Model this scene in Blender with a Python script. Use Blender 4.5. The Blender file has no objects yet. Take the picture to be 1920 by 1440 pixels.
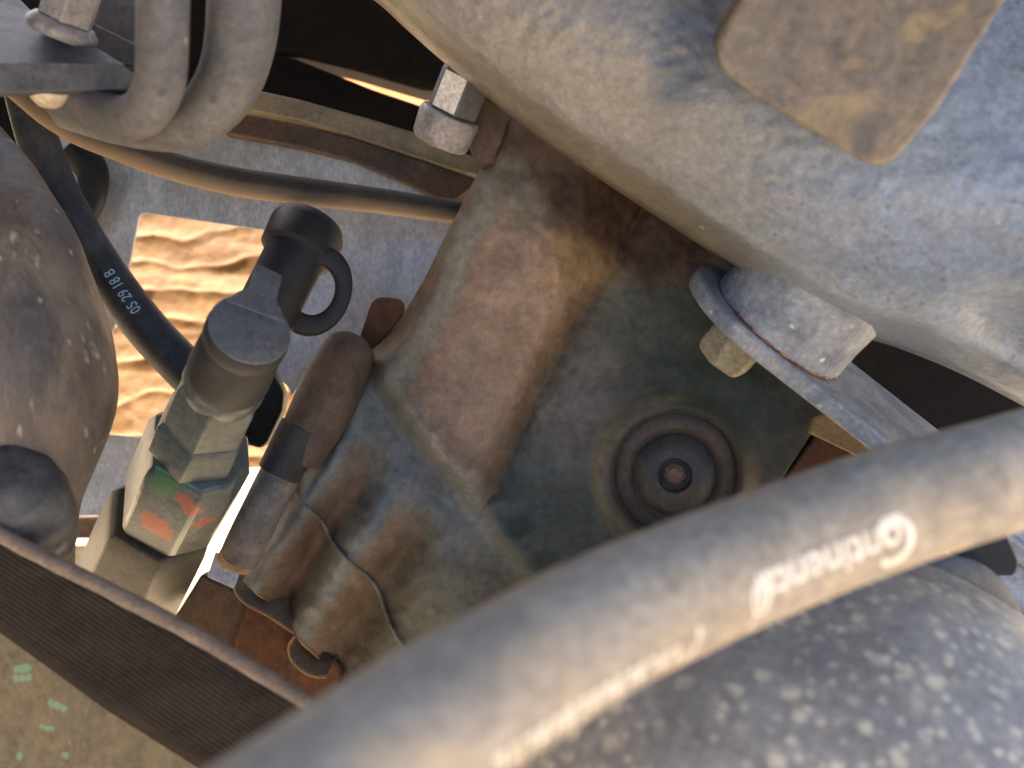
import bpy, bmesh, math, random
from mathutils import Vector, Matrix, noise as mnoise

random.seed(7)
# ------------------------------------------------------------------ camera, world, sun, exposure
PITCH = math.radians(25)
HF = 0.9326                       # picture width divided by distance
S = HF / 1920.0                   # metres per photo pixel at one metre
RT = Vector((1, 0, 0)); FW = Vector((0, math.cos(PITCH), -math.sin(PITCH))); UP = Vector((0, math.sin(PITCH), math.cos(PITCH)))
scene = bpy.context.scene
cd = bpy.data.cameras.new('camera'); cam = bpy.data.objects.new('camera', cd)
scene.collection.objects.link(cam); scene.camera = cam
cd.sensor_width = 36; cd.lens = 36 / HF; cd.clip_start = 0.01; cd.clip_end = 200
cam.rotation_euler = (math.radians(90) - PITCH, 0, 0)
cd.dof.use_dof = True; cd.dof.focus_distance = 0.475; cd.dof.aperture_fstop = 7.0

SUN_TO = Vector((-0.40, 0.45, 0.80)).normalized()
world = bpy.data.worlds.new('World'); scene.world = world; world.use_nodes = True
wn = world.node_tree.nodes; wl = world.node_tree.links
sky = wn.new('ShaderNodeTexSky'); sky.sky_type = 'NISHITA'; sky.sun_disc = False
sky.sun_elevation = math.asin(SUN_TO.z); sky.sun_rotation = math.atan2(SUN_TO.x, SUN_TO.y)
sky.air_density = 0.9; sky.dust_density = 3.8; sky.ozone_density = 1.0
wn['Background'].inputs['Strength'].default_value = 0.12
wl.new(sky.outputs[0], wn['Background'].inputs['Color'])
sl = bpy.data.lights.new('sun', 'SUN'); sl.energy = 5.0; sl.angle = math.radians(0.6); sl.color = (1, 0.93, 0.82)
so = bpy.data.objects.new('sun', sl); scene.collection.objects.link(so)
so.rotation_euler = SUN_TO.to_track_quat('Z', 'Y').to_euler(); so.location = (0, 0, 3)
scene.view_settings.view_transform = 'Standard'; scene.view_settings.look = 'None'
scene.view_settings.exposure = 2.25; scene.view_settings.gamma = 1.0
scene.view_settings.use_curve_mapping = False
scene.cycles.max_bounces = 8; scene.cycles.diffuse_bounces = 5

# ------------------------------------------------------------------ helpers: placing
def C(px, py, d):
    return d * (FW + (px - 960) * S * RT + (720 - py) * S * UP)
def img(dx, dy, df=0.0):          # direction: right, down in the picture, away from the viewer
    return (RT * dx - UP * dy + FW * df).normalized()
def lin(c):
    out = []
    for v in c[:3]:
        v /= 255.0
        out.append(v / 12.92 if v <= 0.04045 else ((v + 0.055) / 1.055) ** 2.4)
    return (out[0], out[1], out[2], 1.0)
def smooth(a, b, x):
    if a == b: return 0.0 if x < a else 1.0
    t = max(0.0, min(1.0, (x - a) / (b - a))); return t * t * (3 - 2 * t)
def lerp(a, b, t): return a + (b - a) * t
def nz(x, y, z=0.0, s=1.0): return mnoise.noise(Vector((x * s, y * s, z)))
def fbm(x, y, s, z=0.0):
    return mnoise.fractal(Vector((x * s, y * s, z)), 0.9, 2.1, 4)
def interp(tab, y):               # piecewise linear table [(y, x)]
    if y <= tab[0][0]: return tab[0][1]
    for (a, b), (c, d) in zip(tab, tab[1:]):
        if y <= c: return lerp(b, d, (y - a) / (c - a))
    return tab[-1][1]

WL = {}
def thing(name, label, cat, loc, group=None):
    o = bpy.data.objects.new(name, None); scene.collection.objects.link(o)
    o.empty_display_size = 0.01
    o.location = loc; WL[o.name] = Vector(loc)
    o['label'] = label; o['category'] = cat
    if group: o['group'] = group
    return o
def tag(o, label=None, cat=None, kind=None, group=None):
    if label: o['label'] = label
    if cat: o['category'] = cat
    if kind: o['kind'] = kind
    if group: o['group'] = group
    return o
def obj(name, verts, faces, mat, parent=None, sharp=35, bevel=0.0, smoothing=True, cols=None, subsurf=0, seg=2):
    cen = Vector((0, 0, 0))
    for v in verts: cen += v
    cen /= len(verts)
    me = bpy.data.meshes.new(name)
    me.from_pydata([tuple(v - cen) for v in verts], [], faces)
    me.validate()
    bm = bmesh.new(); bm.from_mesh(me)
    bmesh.ops.recalc_face_normals(bm, faces=bm.faces[:])
    bm.to_mesh(me); bm.free()
    if cols is not None:
        at = me.color_attributes.new('Col', 'FLOAT_COLOR', 'POINT')
        for i, c in enumerate(cols): at.data[i].color = lin(c)
    me.materials.append(mat)
    if smoothing:
        for p in me.polygons: p.use_smooth = True
        me.set_sharp_from_angle(angle=math.radians(sharp))
    o = bpy.data.objects.new(name, me); scene.collection.objects.link(o)
    WL[o.name] = cen.copy()
    if parent is not None:
        o.parent = parent; o.location = cen - WL[parent.name]
    else:
        o.location = cen
    if bevel > 0:
        b = o.modifiers.new('bevel', 'BEVEL'); b.width = bevel; b.segments = seg; b.limit_method = 'ANGLE'; b.angle_limit = math.radians(30)
        b.harden_normals = False
    if subsurf:
        m = o.modifiers.new('sub', 'SUBSURF'); m.levels = subsurf; m.render_levels = subsurf
    return o

# ------------------------------------------------------------------ helpers: shapes
def catmull(pts, n):
    P = [pts[0]] + list(pts) + [pts[-1]]
    out = []
    for i in range(1, len(P) - 2):
        p0, p1, p2, p3 = P[i-1], P[i], P[i+1], P[i+2]
        for k in range(n):
            t = k / n
            out.append(0.5 * ((2*p1) + (p2-p0)*t + (2*p0-5*p1+4*p2-p3)*t*t + (3*p1-p0-3*p2+p3)*t**3))
    out.append(P[-2].copy())
    return out
def path4(pts, n=10):
    """[(px,py,d,rpx)] -> world points and world radii"""
    w = [C(x, y, d) for x, y, d, r in pts]
    r = [Vector((rp * S * d, 0, 0)) for x, y, d, rp in pts]
    return catmull(w, n), [v.x for v in catmull(r, n)]
def frames(P):
    T = []
    for i in range(len(P)):
        a = P[max(0, i-1)]; b = P[min(len(P)-1, i+1)]
        T.append((b - a).normalized())
    ref = -FW - T[0] * (-FW).dot(T[0])
    N = [ref.normalized()]
    for i in range(1, len(P)):
        n = N[-1] - T[i] * N[-1].dot(T[i]); N.append(n.normalized())
    B = [T[i].cross(N[i]) for i in range(len(P))]
    return T, N, B
def tube_geo(P, R, seg=28, caps=True, rough=0.0, rs=60, ring=None):
    T, N, B = frames(P)
    V = []; F = []
    for i, p in enumerate(P):
        for k in range(seg):
            a = 2 * math.pi * k / seg
            r = R[i]
            dirn = N[i] * math.cos(a) + B[i] * math.sin(a)
            if rough: r *= 1 + rough * mnoise.fractal((p + dirn * r) * rs, 0.9, 2.0, 3)
            if ring: r *= ring(i, k)
            V.append(p + dirn * r)
    for i in range(len(P) - 1):
        for k in range(seg):
            k2 = (k + 1) % seg
            F.append((i*seg+k, i*seg+k2, (i+1)*seg+k2, (i+1)*seg+k))
    if caps:
        F.append(tuple(range(seg - 1, -1, -1))); F.append(tuple((len(P)-1)*seg + k for k in range(seg)))
    return V, F
def tube(name, pts, mat, parent=None, n=10, seg=28, rough=0.0, rs=60, ring=None, sharp=60):
    P, R = path4(pts, n)
    V, F = tube_geo(P, R, seg, True, rough, rs, ring)
    return obj(name, V, F, mat, parent, sharp=sharp)
def lathe_geo(A, ax, prof, seg=40, rot=0.0, up=None, squash=None):
    ax = ax.normalized()
    u0 = (up if up is not None else -FW)
    x = (u0 - ax * u0.dot(ax)).normalized(); y = ax.cross(x)
    V = []; F = []; rings = []
    for (t, r) in prof:
        if r <= 1e-7:
            rings.append([len(V)]); V.append(A + ax * t)
        else:
            idx = []
            for k in range(seg):
                a = 2 * math.pi * k / seg + rot
                idx.append(len(V)); V.append(A + ax * t + (x * math.cos(a) + y * math.sin(a)) * r)
            rings.append(idx)
    for a, b in zip(rings, rings[1:]):
        if len(a) == 1 and len(b) == 1: continue
        if len(a) == 1:
            for k in range(seg): F.append((a[0], b[k], b[(k+1) % seg]))
        elif len(b) == 1:
            for k in range(seg): F.append((a[k], b[0], a[(k+1) % seg]))
        else:
            for k in range(seg): F.append((a[k], a[(k+1) % seg], b[(k+1) % seg], b[k]))
    if len(rings[0]) > 1: F.append(tuple(reversed(rings[0])))
    if len(rings[-1]) > 1: F.append(tuple(rings[-1]))
    return V, F
def lathe(name, A, ax, prof, mat, parent=None, seg=40, rot=0.0, up=None, bevel=0.0, sharp=35):
    V, F = lathe_geo(A, ax, prof, seg, rot, up)
    return obj(name, V, F, mat, parent, sharp=sharp, bevel=bevel)
def prism(name, out, thick, mat, parent=None, d=None, bevel=0.001, direction=None, hole=None, sharp=35, seg=2):
    """outline [(px,py[,d])], given real thickness away from the viewer"""
    dirn = direction if direction is not None else FW
    def pt(q): return C(q[0], q[1], q[2] if len(q) > 2 else d)
    bm = bmesh.new()
    def loop(o):
        vs = [bm.verts.new(pt(q)) for q in o]
        return vs, [bm.edges.new((vs[i], vs[(i+1) % len(vs)])) for i in range(len(vs))]
    vs, es = loop(out)
    if hole:
        hv, he = loop(hole); es = es + he
        bmesh.ops.triangle_fill(bm, use_beauty=True, use_dissolve=False, edges=es)
    else:
        bm.faces.new(vs)
    fs = bm.faces[:]
    r = bmesh.ops.extrude_face_region(bm, geom=fs)
    for g in r['geom']:
        if isinstance(g, bmesh.types.BMVert): g.co += dirn * thick
    bm.verts.index_update()
    V = [v.co.copy() for v in bm.verts]; F = [tuple(v.index for v in f.verts) for f in bm.faces]
    bm.free()
    return obj(name, V, F, mat, parent, bevel=bevel, sharp=sharp, seg=seg)
def rounded(pts, rad, n=5):
    """round the corners of a pixel outline"""
    out = []
    m = len(pts)
    for i in range(m):
        p = Vector(pts[i][:2]); a = Vector(pts[i-1][:2]); b = Vector(pts[(i+1) % m][:2])
        ra = rad[i] if isinstance(rad, (list, tuple)) else rad
        da = (a - p); db = (b - p)
        ra = min(ra, da.length * 0.45, db.length * 0.45)
        s = p + da.normalized() * ra; e = p + db.normalized() * ra
        for k in range(n + 1):
            t = k / n
            q = s * (1-t)**2 + p * 2*t*(1-t) + e * t*t
            out.append((q.x, q.y) + tuple(pts[i][2:]))
    return out
def box(name, cen, ax, half, mat, parent=None, bevel=0.001):
    V = []
    for sx in (-1, 1):
        for sy in (-1, 1):
            for sz in (-1, 1):
                V.append(cen + ax[0]*half[0]*sx + ax[1]*half[1]*sy + ax[2]*half[2]*sz)
    F = [(0,1,3,2),(4,6,7,5),(0,4,5,1),(2,3,7,6),(0,2,6,4),(1,5,7,3)]
    return obj(name, V, F, mat, parent, bevel=bevel)
def relief(name, Lc, Rc, nu, nv, depth, mat, parent=None, thick=0.06, colf=None, sharp=50, back=None):
    """solid casting: front surface between two edge curves, sides and back closed"""
    V = []; cols = []; F = []
    for j in range(nv + 1):
        v = j / nv
        a = Lc(v); b = Rc(v)
        for i in range(nu + 1):
            u = i / nu
            x = lerp(a[0], b[0], u); y = lerp(a[1], b[1], u)
            V.append(C(x, y, depth(x, y, u, v)))
            if colf: cols.append(colf(x, y, u, v))
    W = nu + 1
    for j in range(nv):
        for i in range(nu):
            F.append((j*W+i, j*W+i+1, (j+1)*W+i+1, (j+1)*W+i))
    bd = [i for i in range(W)] + [j*W+nu for j in range(1, nv+1)] + [nv*W+i for i in range(nu-1, -1, -1)] + [j*W for j in range(nv-1, 0, -1)]
    base = len(V)
    for k in bd:
        V.append(V[k] + (back or FW) * thick)
        if colf: cols.append(cols[k])
    n = len(bd)
    for k in range(n):
        F.append((bd[k], bd[(k+1) % n], base + (k+1) % n, base + k))
    F.append(tuple(base + k for k in range(n)))
    return obj(name, V, F, mat, parent, sharp=sharp, cols=cols if colf else None)

# ------------------------------------------------------------------ helpers: materials
def mat(name, c1, c2, scale=60, rough=0.65, metal=0.0, bump=0.25, bscale=500, dust=None, dust_amt=0.5, dust_scale=45,
        specks=(), attr=False, dust_dir=1.0, dust_lo=0.45, ribs=None, stretch=(1, 1, 1), rvar=0.15, spec=0.4, blobs=(), mid=0.0, midscale=120, contrast=1.0):
    m = bpy.data.materials.new(name); m.use_nodes = True
    nt = m.node_tree; N = nt.nodes; L = nt.links
    bs = N['Principled BSDF']
    tc = N.new('ShaderNodeTexCoord')
    mp = N.new('ShaderNodeMapping'); mp.inputs['Scale'].default_value = stretch
    L.new(tc.outputs['Object'], mp.inputs['Vector'])
    co = mp.outputs[0]
    def noise(sc, det=5, rg=0.6, vec=co, dist=0.0):
        n = N.new('ShaderNodeTexNoise'); n.inputs['Scale'].default_value = sc; n.inputs['Detail'].default_value = det
        n.inputs['Roughness'].default_value = rg; n.inputs['Distortion'].default_value = dist
        L.new(vec, n.inputs['Vector']); return n.outputs['Fac']
    def ramp(f, a, b):
        r = N.new('ShaderNodeMapRange'); r.interpolation_type = 'SMOOTHSTEP'
        r.inputs['From Min'].default_value = a; r.inputs['From Max'].default_value = b
        L.new(f, r.inputs['Value']); return r.outputs[0]
    def mix(f, a, b, mode='MIX'):
        x = N.new('ShaderNodeMix'); x.data_type = 'RGBA'; x.blend_type = mode
        if isinstance(f, float): x.inputs['Factor'].default_value = f
        else: L.new(f, x.inputs['Factor'])
        for s, v in ((6, a), (7, b)):
            if isinstance(v, tuple): x.inputs[s].default_value = v
            else: L.new(v, x.inputs[s])
        return x.outputs[2]
    def mul(a, v):
        x = N.new('ShaderNodeMath'); x.operation = 'MULTIPLY'
        L.new(a, x.inputs[0])
        if isinstance(v, float): x.inputs[1].default_value = v
        else: L.new(v, x.inputs[1])
        return x.outputs[0]
    big = ramp(noise(scale, 6, 0.62, dist=0.4), 0.36, 0.66)
    if attr:
        at = N.new('ShaderNodeAttribute'); at.attribute_name = 'Col'
        k1 = tuple(lin(c1)); k2 = tuple(lin(c2))
        col = mix(1.0, at.outputs['Color'], mix(big, k1, k2), 'MULTIPLY')
    else:
        col = mix(big, lin(c1), lin(c2))
    # mottling: fine grain
    g1 = noise(scale * 5.5, 4, 0.7); g2 = noise(bscale * 1.2, 3, 0.7)
    def grain(c, f, lo, hi, a=0.3, b=0.7):
        r = N.new('ShaderNodeMapRange'); r.inputs['From Min'].default_value = a; r.inputs['From Max'].default_value = b
        r.inputs['To Min'].default_value = lo; r.inputs['To Max'].default_value = hi
        L.new(f, r.inputs['Value'])
        cb = N.new('ShaderNodeCombineColor')
        for i in range(3): L.new(r.outputs[0], cb.inputs[i])
        return mix(1.0, c, cb.outputs[0], 'MULTIPLY')
    col = grain(col, g1, 1 - 0.24*contrast, 1 + 0.20*contrast)
    col = grain(col, g2, 1 - 0.18*contrast, 1 + 0.16*contrast)
    if dust:
        dm = ramp(noise(dust_scale, 7, 0.68, dist=0.6), 0.62 - 0.35 * dust_amt, 0.80 - 0.25 * dust_amt)
        geo = N.new('ShaderNodeNewGeometry'); sx = N.new('ShaderNodeSeparateXYZ'); L.new(geo.outputs['Normal'], sx.inputs[0])
        top = N.new('ShaderNodeMapRange'); top.inputs['From Min'].default_value = -0.7*dust_dir; top.inputs['From Max'].default_value = 0.9*dust_dir  # negative dust_dir moves the tan to undersides, as bounce light would
        top.inputs['To Min'].default_value = dust_lo; top.inputs['To Max'].default_value = 1.0
        L.new(sx.outputs['Z'], top.inputs['Value'])
        col = mix(mul(mul(dm, top.outputs[0]), min(1.0, 0.55 + 0.4*dust_amt)), col, lin(dust))
        rough_dm = dm
    for (sc_, size, colour, amount) in specks:
        v = N.new('ShaderNodeTexVoronoi'); v.inputs['Scale'].default_value = sc_; v.inputs['Randomness'].default_value = 1.0
        wob = N.new('ShaderNodeMixRGB'); wob.blend_type = 'ADD'; wob.inputs[0].default_value = 1.0
        nn = N.new('ShaderNodeTexNoise'); nn.inputs['Scale'].default_value = sc_ * 2.3
        L.new(co, nn.inputs['Vector'])
        sm = N.new('ShaderNodeVectorMath'); sm.operation = 'SCALE'; sm.inputs['Scale'].default_value = 0.55 / sc_
        L.new(nn.outputs['Color'], sm.inputs[0]); L.new(co, wob.inputs[1]); L.new(sm.outputs[0], wob.inputs[2])
        L.new(wob.outputs[0], v.inputs['Vector'])
        f = ramp(v.outputs['Distance'], size * 1.15, size * 0.25)
        sp = N.new('ShaderNodeSeparateColor'); L.new(v.outputs['Color'], sp.inputs[0])
        keep = mul(ramp(sp.outputs[0], 1 - amount, 1 - amount + 0.12), ramp(noise(sc_ / 5.0, 3, 0.6), 0.34, 0.60))
        col = mix(mul(mul(f, keep), 0.85), col, lin(colour))
    for (centre, rad, colour, strength) in blobs:      # centre in object space, rad = metres or (ax, ay, az)
        sb = N.new('ShaderNodeVectorMath'); sb.operation = 'SUBTRACT'
        L.new(tc.outputs['Object'], sb.inputs[0]); sb.inputs[1].default_value = centre
        ln = N.new('ShaderNodeVectorMath'); ln.operation = 'LENGTH'; L.new(sb.outputs[0], ln.inputs[0])
        ad = N.new('ShaderNodeMath'); ad.operation = 'MULTIPLY_ADD'
        L.new(noise(1.3 / rad, 5, 0.7), ad.inputs[0]); ad.inputs[1].default_value = rad * 1.8; ad.inputs[2].default_value = -rad * 0.9
        s2 = N.new('ShaderNodeMath'); s2.operation = 'ADD'; L.new(ln.outputs['Value'], s2.inputs[0]); L.new(ad.outputs[0], s2.inputs[1])
        col = mix(mul(ramp(s2.outputs[0], rad * 1.12, rad * 0.72), strength), col, lin(colour))
    L.new(col, bs.inputs['Base Color'])
    rr = N.new('ShaderNodeMapRange'); rr.inputs['To Min'].default_value = max(0.05, rough - rvar); rr.inputs['To Max'].default_value = min(1, rough + rvar)
    L.new(g1, rr.inputs['Value']); L.new(rr.outputs[0], bs.inputs['Roughness'])
    bs.inputs['Metallic'].default_value = metal
    bs.inputs['Specular IOR Level'].default_value = spec
    bp = N.new('ShaderNodeBump'); bp.inputs['Strength'].default_value = bump; bp.inputs['Distance'].default_value = 0.0012
    L.new(noise(bscale, 4, 0.65), bp.inputs['Height']); last = bp.outputs[0]
    if mid:
        b2 = N.new('ShaderNodeBump'); b2.inputs['Strength'].default_value = mid; b2.inputs['Distance'].default_value = 0.004
        L.new(noise(midscale, 4, 0.55), b2.inputs['Height']); L.new(last, b2.inputs['Normal']); last = b2.outputs[0]
    if ribs:
        dt = N.new('ShaderNodeVectorMath'); dt.operation = 'DOT_PRODUCT'; L.new(tc.outputs['Object'], dt.inputs[0]); dt.inputs[1].default_value = tuple(ribs[0])
        wa = N.new('ShaderNodeMath'); wa.operation = 'MULTIPLY_ADD'; L.new(dt.outputs['Value'], wa.inputs[0]); wa.inputs[1].default_value = ribs[1]
        wz = N.new('ShaderNodeMath'); wz.operation = 'MULTIPLY'; L.new(noise(70, 3, 0.6), wz.inputs[0]); wz.inputs[1].default_value = 5.0; L.new(wz.outputs[0], wa.inputs[2])
        sn = N.new('ShaderNodeMath'); sn.operation = 'SINE'; L.new(wa.outputs[0], sn.inputs[0])
        b3 = N.new('ShaderNodeBump'); b3.inputs['Strength'].default_value = ribs[2]; b3.inputs['Distance'].default_value = 0.0008
        L.new(sn.outputs[0], b3.inputs['Height']); L.new(last, b3.inputs['Normal']); last = b3.outputs[0]
    L.new(last, bs.inputs['Normal'])
    return m

TAN = (176, 158, 132)
M = {}
M['hose_dusty'] = mat('dusty_hose_rubber', (172, 162, 146), (146, 139, 128), 34, 0.8, bump=0.2, bscale=300, dust=(198, 178, 148), dust_amt=0.5, dust_scale=40, dust_dir=-1.0, dust_lo=0.75,
                      specks=((120, 0.24, (232, 218, 192), 0.14), (80, 0.36, (124, 118, 112), 0.2), (45, 0.3, (138, 132, 124), 0.25)))
M['bellows'] = mat('speckled_black_rubber', (138, 136, 132), (160, 156, 149), 26, 0.45, bump=0.25, bscale=250, dust=(184, 176, 158), dust_amt=0.22, dust_scale=95,
                   specks=((130, 0.42, (236, 224, 194), 0.7), (240, 0.44, (222, 212, 188), 0.8), (70, 0.26, (234, 220, 188), 0.6)))
M['casting'] = mat('grey_painted_casting', (255, 255, 255), (240, 239, 238), 90, 0.34, bump=0.4, bscale=230, attr=True, specks=((300, 0.34, (104, 101, 96), 0.35), (170, 0.2, (205, 208, 210), 0.10)), rvar=0.12, spec=0.6, contrast=0.9, mid=0.10, midscale=90)
M['pad'] = mat('dusty_brown_pad', (130, 122, 112), (104, 100, 96), 34, 0.7, bump=0.25, bscale=280, dust=(186, 164, 122), dust_amt=0.42, dust_scale=42,
               specks=((50, 0.35, (186, 164, 120), 0.12), (120, 0.2, (190, 178, 150), 0.12)))
M['galv_paint'] = mat('blue_grey_metal', (150, 158, 168), (112, 122, 136), 60, 0.5, bump=0.3, bscale=350, metal=0.15, dust=(165, 162, 155), dust_amt=0.2, specks=((220, 0.3, (220, 224, 228), 0.3),))
M['rust_line'] = mat('rusty_seam', (120, 60, 40), (176, 140, 120), 300, 0.85, bump=0.3)
M['bolt_yellow'] = mat('dull_plated_bolt', (150, 147, 126), (122, 120, 102), 80, 0.6, metal=0.2, bump=0.25, bscale=400, specks=((120, 0.3, (200, 190, 150), 0.1),))
M['housing'] = mat('weathered_cast_iron', (255, 255, 255), (224, 221, 218), 48, 0.62, bump=0.16, bscale=240, attr=True, specks=((150, 0.14, (60, 50, 40), 0.08), (90, 0.16, (150, 138, 118), 0.06)), rvar=0.14, spec=0.35, mid=0.08, midscale=60, contrast=0.8)
M['plug'] = mat('dark_greasy_plug', (70, 73, 73), (92, 88, 80), 34, 0.42, bump=0.3, dust=(122, 104, 88), dust_amt=0.35, metal=0.1)
M['plug_rust'] = mat('rusty_ring', (100, 84, 74), (78, 74, 68), 34, 0.6, bump=0.35, dust=(140, 100, 72), dust_amt=0.35)
M['pink_dirt'] = mat('pinkish_dirt', (150, 118, 102), (124, 98, 86), 200, 0.9, bump=0.3)
M['brown_steel'] = mat('brown_dirty_steel', (96, 78, 64), (74, 62, 54), 60, 0.7, bump=0.3, bscale=350, dust=(128, 104, 82), dust_amt=0.4)
M['rust_brown'] = mat('rust_brown_steel', (98, 66, 46), (74, 52, 40), 70, 0.8, bump=0.35, bscale=350, dust=(124, 94, 70), dust_amt=0.25)
M['grey_rod'] = mat('grey_weathered_rod', (136, 130, 122), (104, 100, 94), 70, 0.55, bump=0.3, metal=0.2, dust=(136, 112, 92), dust_amt=0.3)
M['dark_sleeve'] = mat('black_sleeve', (62, 57, 54), (46, 44, 44), 60, 0.6, bump=0.25, dust=(100, 84, 70), dust_amt=0.2)
M['black_rubber'] = mat('black_rubber', (21, 23, 27), (30, 32, 36), 60, 0.6, bump=0.2, bscale=500, dust=(52, 52, 54), dust_amt=0.2)
M['cap_grey'] = mat('dusty_cap_plastic', (92, 94, 98), (74, 77, 83), 80, 0.72, bump=0.15, bscale=600, dust=(112, 110, 106), dust_amt=0.35, dust_scale=70)
M['cap_skirt'] = mat('dusty_cap_skirt', (44, 44, 45), (35, 36, 38), 80, 0.6, bump=0.2, bscale=500, dust=(64, 61, 57), dust_amt=0.3, dust_scale=60)
M['olive_metal'] = mat('grey_fitting_metal', (92, 99, 95), (74, 80, 78), 60, 0.4, metal=0.15, bump=0.15, bscale=300, dust=(108, 108, 100), dust_amt=0.25, specks=((140, 0.22, (166, 176, 170), 0.1),))
M['nut_dark'] = mat('dull_olive_nut_metal', (84, 83, 74), (68, 68, 62), 60, 0.5, metal=0.1, bump=0.15, bscale=300, dust=(100, 95, 82), dust_amt=0.25)
M['hose_black'] = mat('black_printed_hose', (34, 37, 43), (50, 54, 60), 50, 0.55, bump=0.2, bscale=450, dust=(88, 90, 94), dust_amt=0.35, dust_scale=40)
M['duct'] = mat('brown_dusty_duct_rubber', (108, 98, 90), (80, 74, 70), 22, 0.5, bump=0.3, bscale=330, dust=(150, 134, 112), dust_amt=0.35, dust_scale=20,
                specks=((75, 0.20, (186, 176, 160), 0.4), (150, 0.22, (172, 162, 148), 0.5)), stretch=(1.7, 1, 0.5))
M['neck'] = mat('black_neck_rubber', (54, 56, 60), (80, 80, 82), 50, 0.55, bump=0.5, bscale=200, dust=(112, 108, 104), dust_amt=0.3, specks=((100, 0.2, (190, 182, 165), 0.15),))
M['beam_dark'] = mat('dark_brown_coated_steel', (62, 54, 49), (46, 41, 38), 50, 0.9, bump=0.9, bscale=420, stretch=(0.6, 1, 1.4), dust=(82, 70, 60), dust_amt=0.25, spec=0.2, specks=((420, 0.3, (84, 74, 66), 0.25),), ribs=(img(-0.51, 0.86), 2*math.pi/0.0017, 0.7))
M['beam_lip'] = mat('dusty_beam_lip', (150, 130, 112), (126, 110, 96), 80, 0.9, bump=0.4)
M['green_panel'] = mat('dusty_green_panel', (118, 106, 82), (100, 92, 72), 40, 0.75, bump=0.25, bscale=400, dust=(138, 126, 96), dust_amt=0.4, specks=((300, 0.25, (168, 150, 116), 0.1),))
M['mint'] = mat('mint_paint', (128, 184, 150), (112, 170, 136), 80, 0.5, bump=0.2)
M['bracket'] = mat('dark_painted_bracket', (94, 94, 98), (72, 75, 81), 60, 0.6, bump=0.25, dust=(112, 106, 102), dust_amt=0.35, specks=((140, 0.16, (178, 172, 160), 0.14),))
M['bolt_grey'] = mat('light_grey_bolt', (160, 156, 154), (128, 126, 128), 80, 0.5, metal=0.25, bump=0.3, bscale=500, dust=(170, 148, 126), dust_amt=0.25)
M['cream'] = mat('cream_plastic', (214, 196, 168), (196, 180, 156), 80, 0.55, bump=0.1)
M['hose_grey'] = mat('grey_weathered_hose', (108, 106, 104), (84, 85, 88), 36, 0.62, bump=0.25, bscale=420, dust=(128, 122, 113), dust_amt=0.4, dust_scale=40,
                     specks=((120, 0.2, (190, 184, 174), 0.2), (110, 0.24, (64, 64, 66), 0.25)))
M['hose_cable'] = mat('cable_dust_and_bounce', (62, 55, 48), (48, 44, 40), 50, 0.8, bump=0.4, bscale=380, dust=(172, 146, 114), dust_amt=1.6, dust_scale=200, dust_dir=-1.0, dust_lo=-0.25)  # tan underside is dust plus bounce light put into the colour
M['galv'] = mat('galvanised_sheet', (206, 212, 216), (182, 190, 196), 70, 0.36, metal=0.2, bump=0.12, bscale=420, stretch=(1.6, 1.6, 0.45), dust=(150, 132, 104), dust_amt=0.45, dust_scale=7,
                specks=((230, 0.3, (235, 235, 230), 0.16),))
M['rail_green'] = mat('olive_dusty_rail', (134, 124, 102), (110, 104, 90), 70, 0.55, bump=0.25, bscale=420, dust=(176, 146, 106), dust_amt=0.4)
M['rail_brown'] = mat('brown_rail', (100, 80, 64), (78, 64, 54), 70, 0.65, bump=0.3, dust=(134, 116, 102), dust_amt=0.25)
M['black'] = mat('black_gap_and_rail', (20, 18, 18), (28, 25, 24), 60, 0.8, bump=0.3, spec=0.15)  # near black standing for deep shade in gaps; also colours the black rail
M['paper'] = mat('crumpled_orange_sheet', (142, 104, 62), (126, 90, 54), 20, 0.7, bump=0.15, bscale=300, dust=(158, 126, 90), dust_amt=0.3, contrast=0.5, spec=0.22)
M['orange_board'] = mat('rough_orange_board', (186, 116, 58), (160, 96, 50), 120, 0.85, bump=0.6, bscale=300)
M['sand'] = mat('pale_sandy_ground', (204, 180, 148), (186, 162, 130), 3, 0.9, bump=0.5, bscale=120)
M['shade_black'] = mat('dark_shade_slab', (44, 42, 40), (58, 54, 50), 8, 0.8, bump=0.3)  # dark colour of the two unseen light blockers
M['white_paint'] = mat('white_paint_mark', (226, 224, 222), (206, 202, 198), 120, 0.6, bump=0.2, dust=(190, 140, 100), dust_amt=0.15, dust_scale=90)
M['print_blue'] = mat('pale_blue_print', (158, 190, 212), (140, 172, 196), 300, 0.6, bump=0.1)
M['print_cream'] = mat('worn_cream_print', (248, 242, 228), (222, 210, 188), 160, 0.7, bump=0.1, contrast=0.5)
M['blue_tab'] = mat('pale_blue_tab', (178, 196, 222), (160, 182, 212), 80, 0.4, bump=0.1)  # pale blue carries the sky reflection in the tab's colour
M['tan_strip'] = mat('tan_strip_and_lit_edges', (168, 140, 98), (148, 122, 84), 70, 0.7, bump=0.2)  # also colours the fold edges that stand for bounce-lit rims

# ------------------------------------------------------------------ the setting
def sheet(name, x0, x1, y0, y1, z, mt):
    V = [Vector((x0, y0, z)), Vector((x1, y0, z)), Vector((x1, y1, z)), Vector((x0, y1, z))]
    return obj(name, V, [(0, 1, 2, 3)], mt)
tag(sheet('ground', -60, 60, -60, 60, -0.75, M['sand']), 'pale sunlit sandy ground glimpsed through the gaps', kind='structure')
fl = box('shade_slab', Vector((-0.25, 0.34, 0.35)), (Vector((1,0,0)), Vector((0,1,0)), Vector((0,0,1))), (0.60, 0.515, 0.02), M['shade_black'], None, 0.003)  # added out of view, sized to keep sun and sky off the parts
tag(fl, 'unseen dark slab added above everything in place of the vehicle floor to cast shade', kind='structure')

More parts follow.
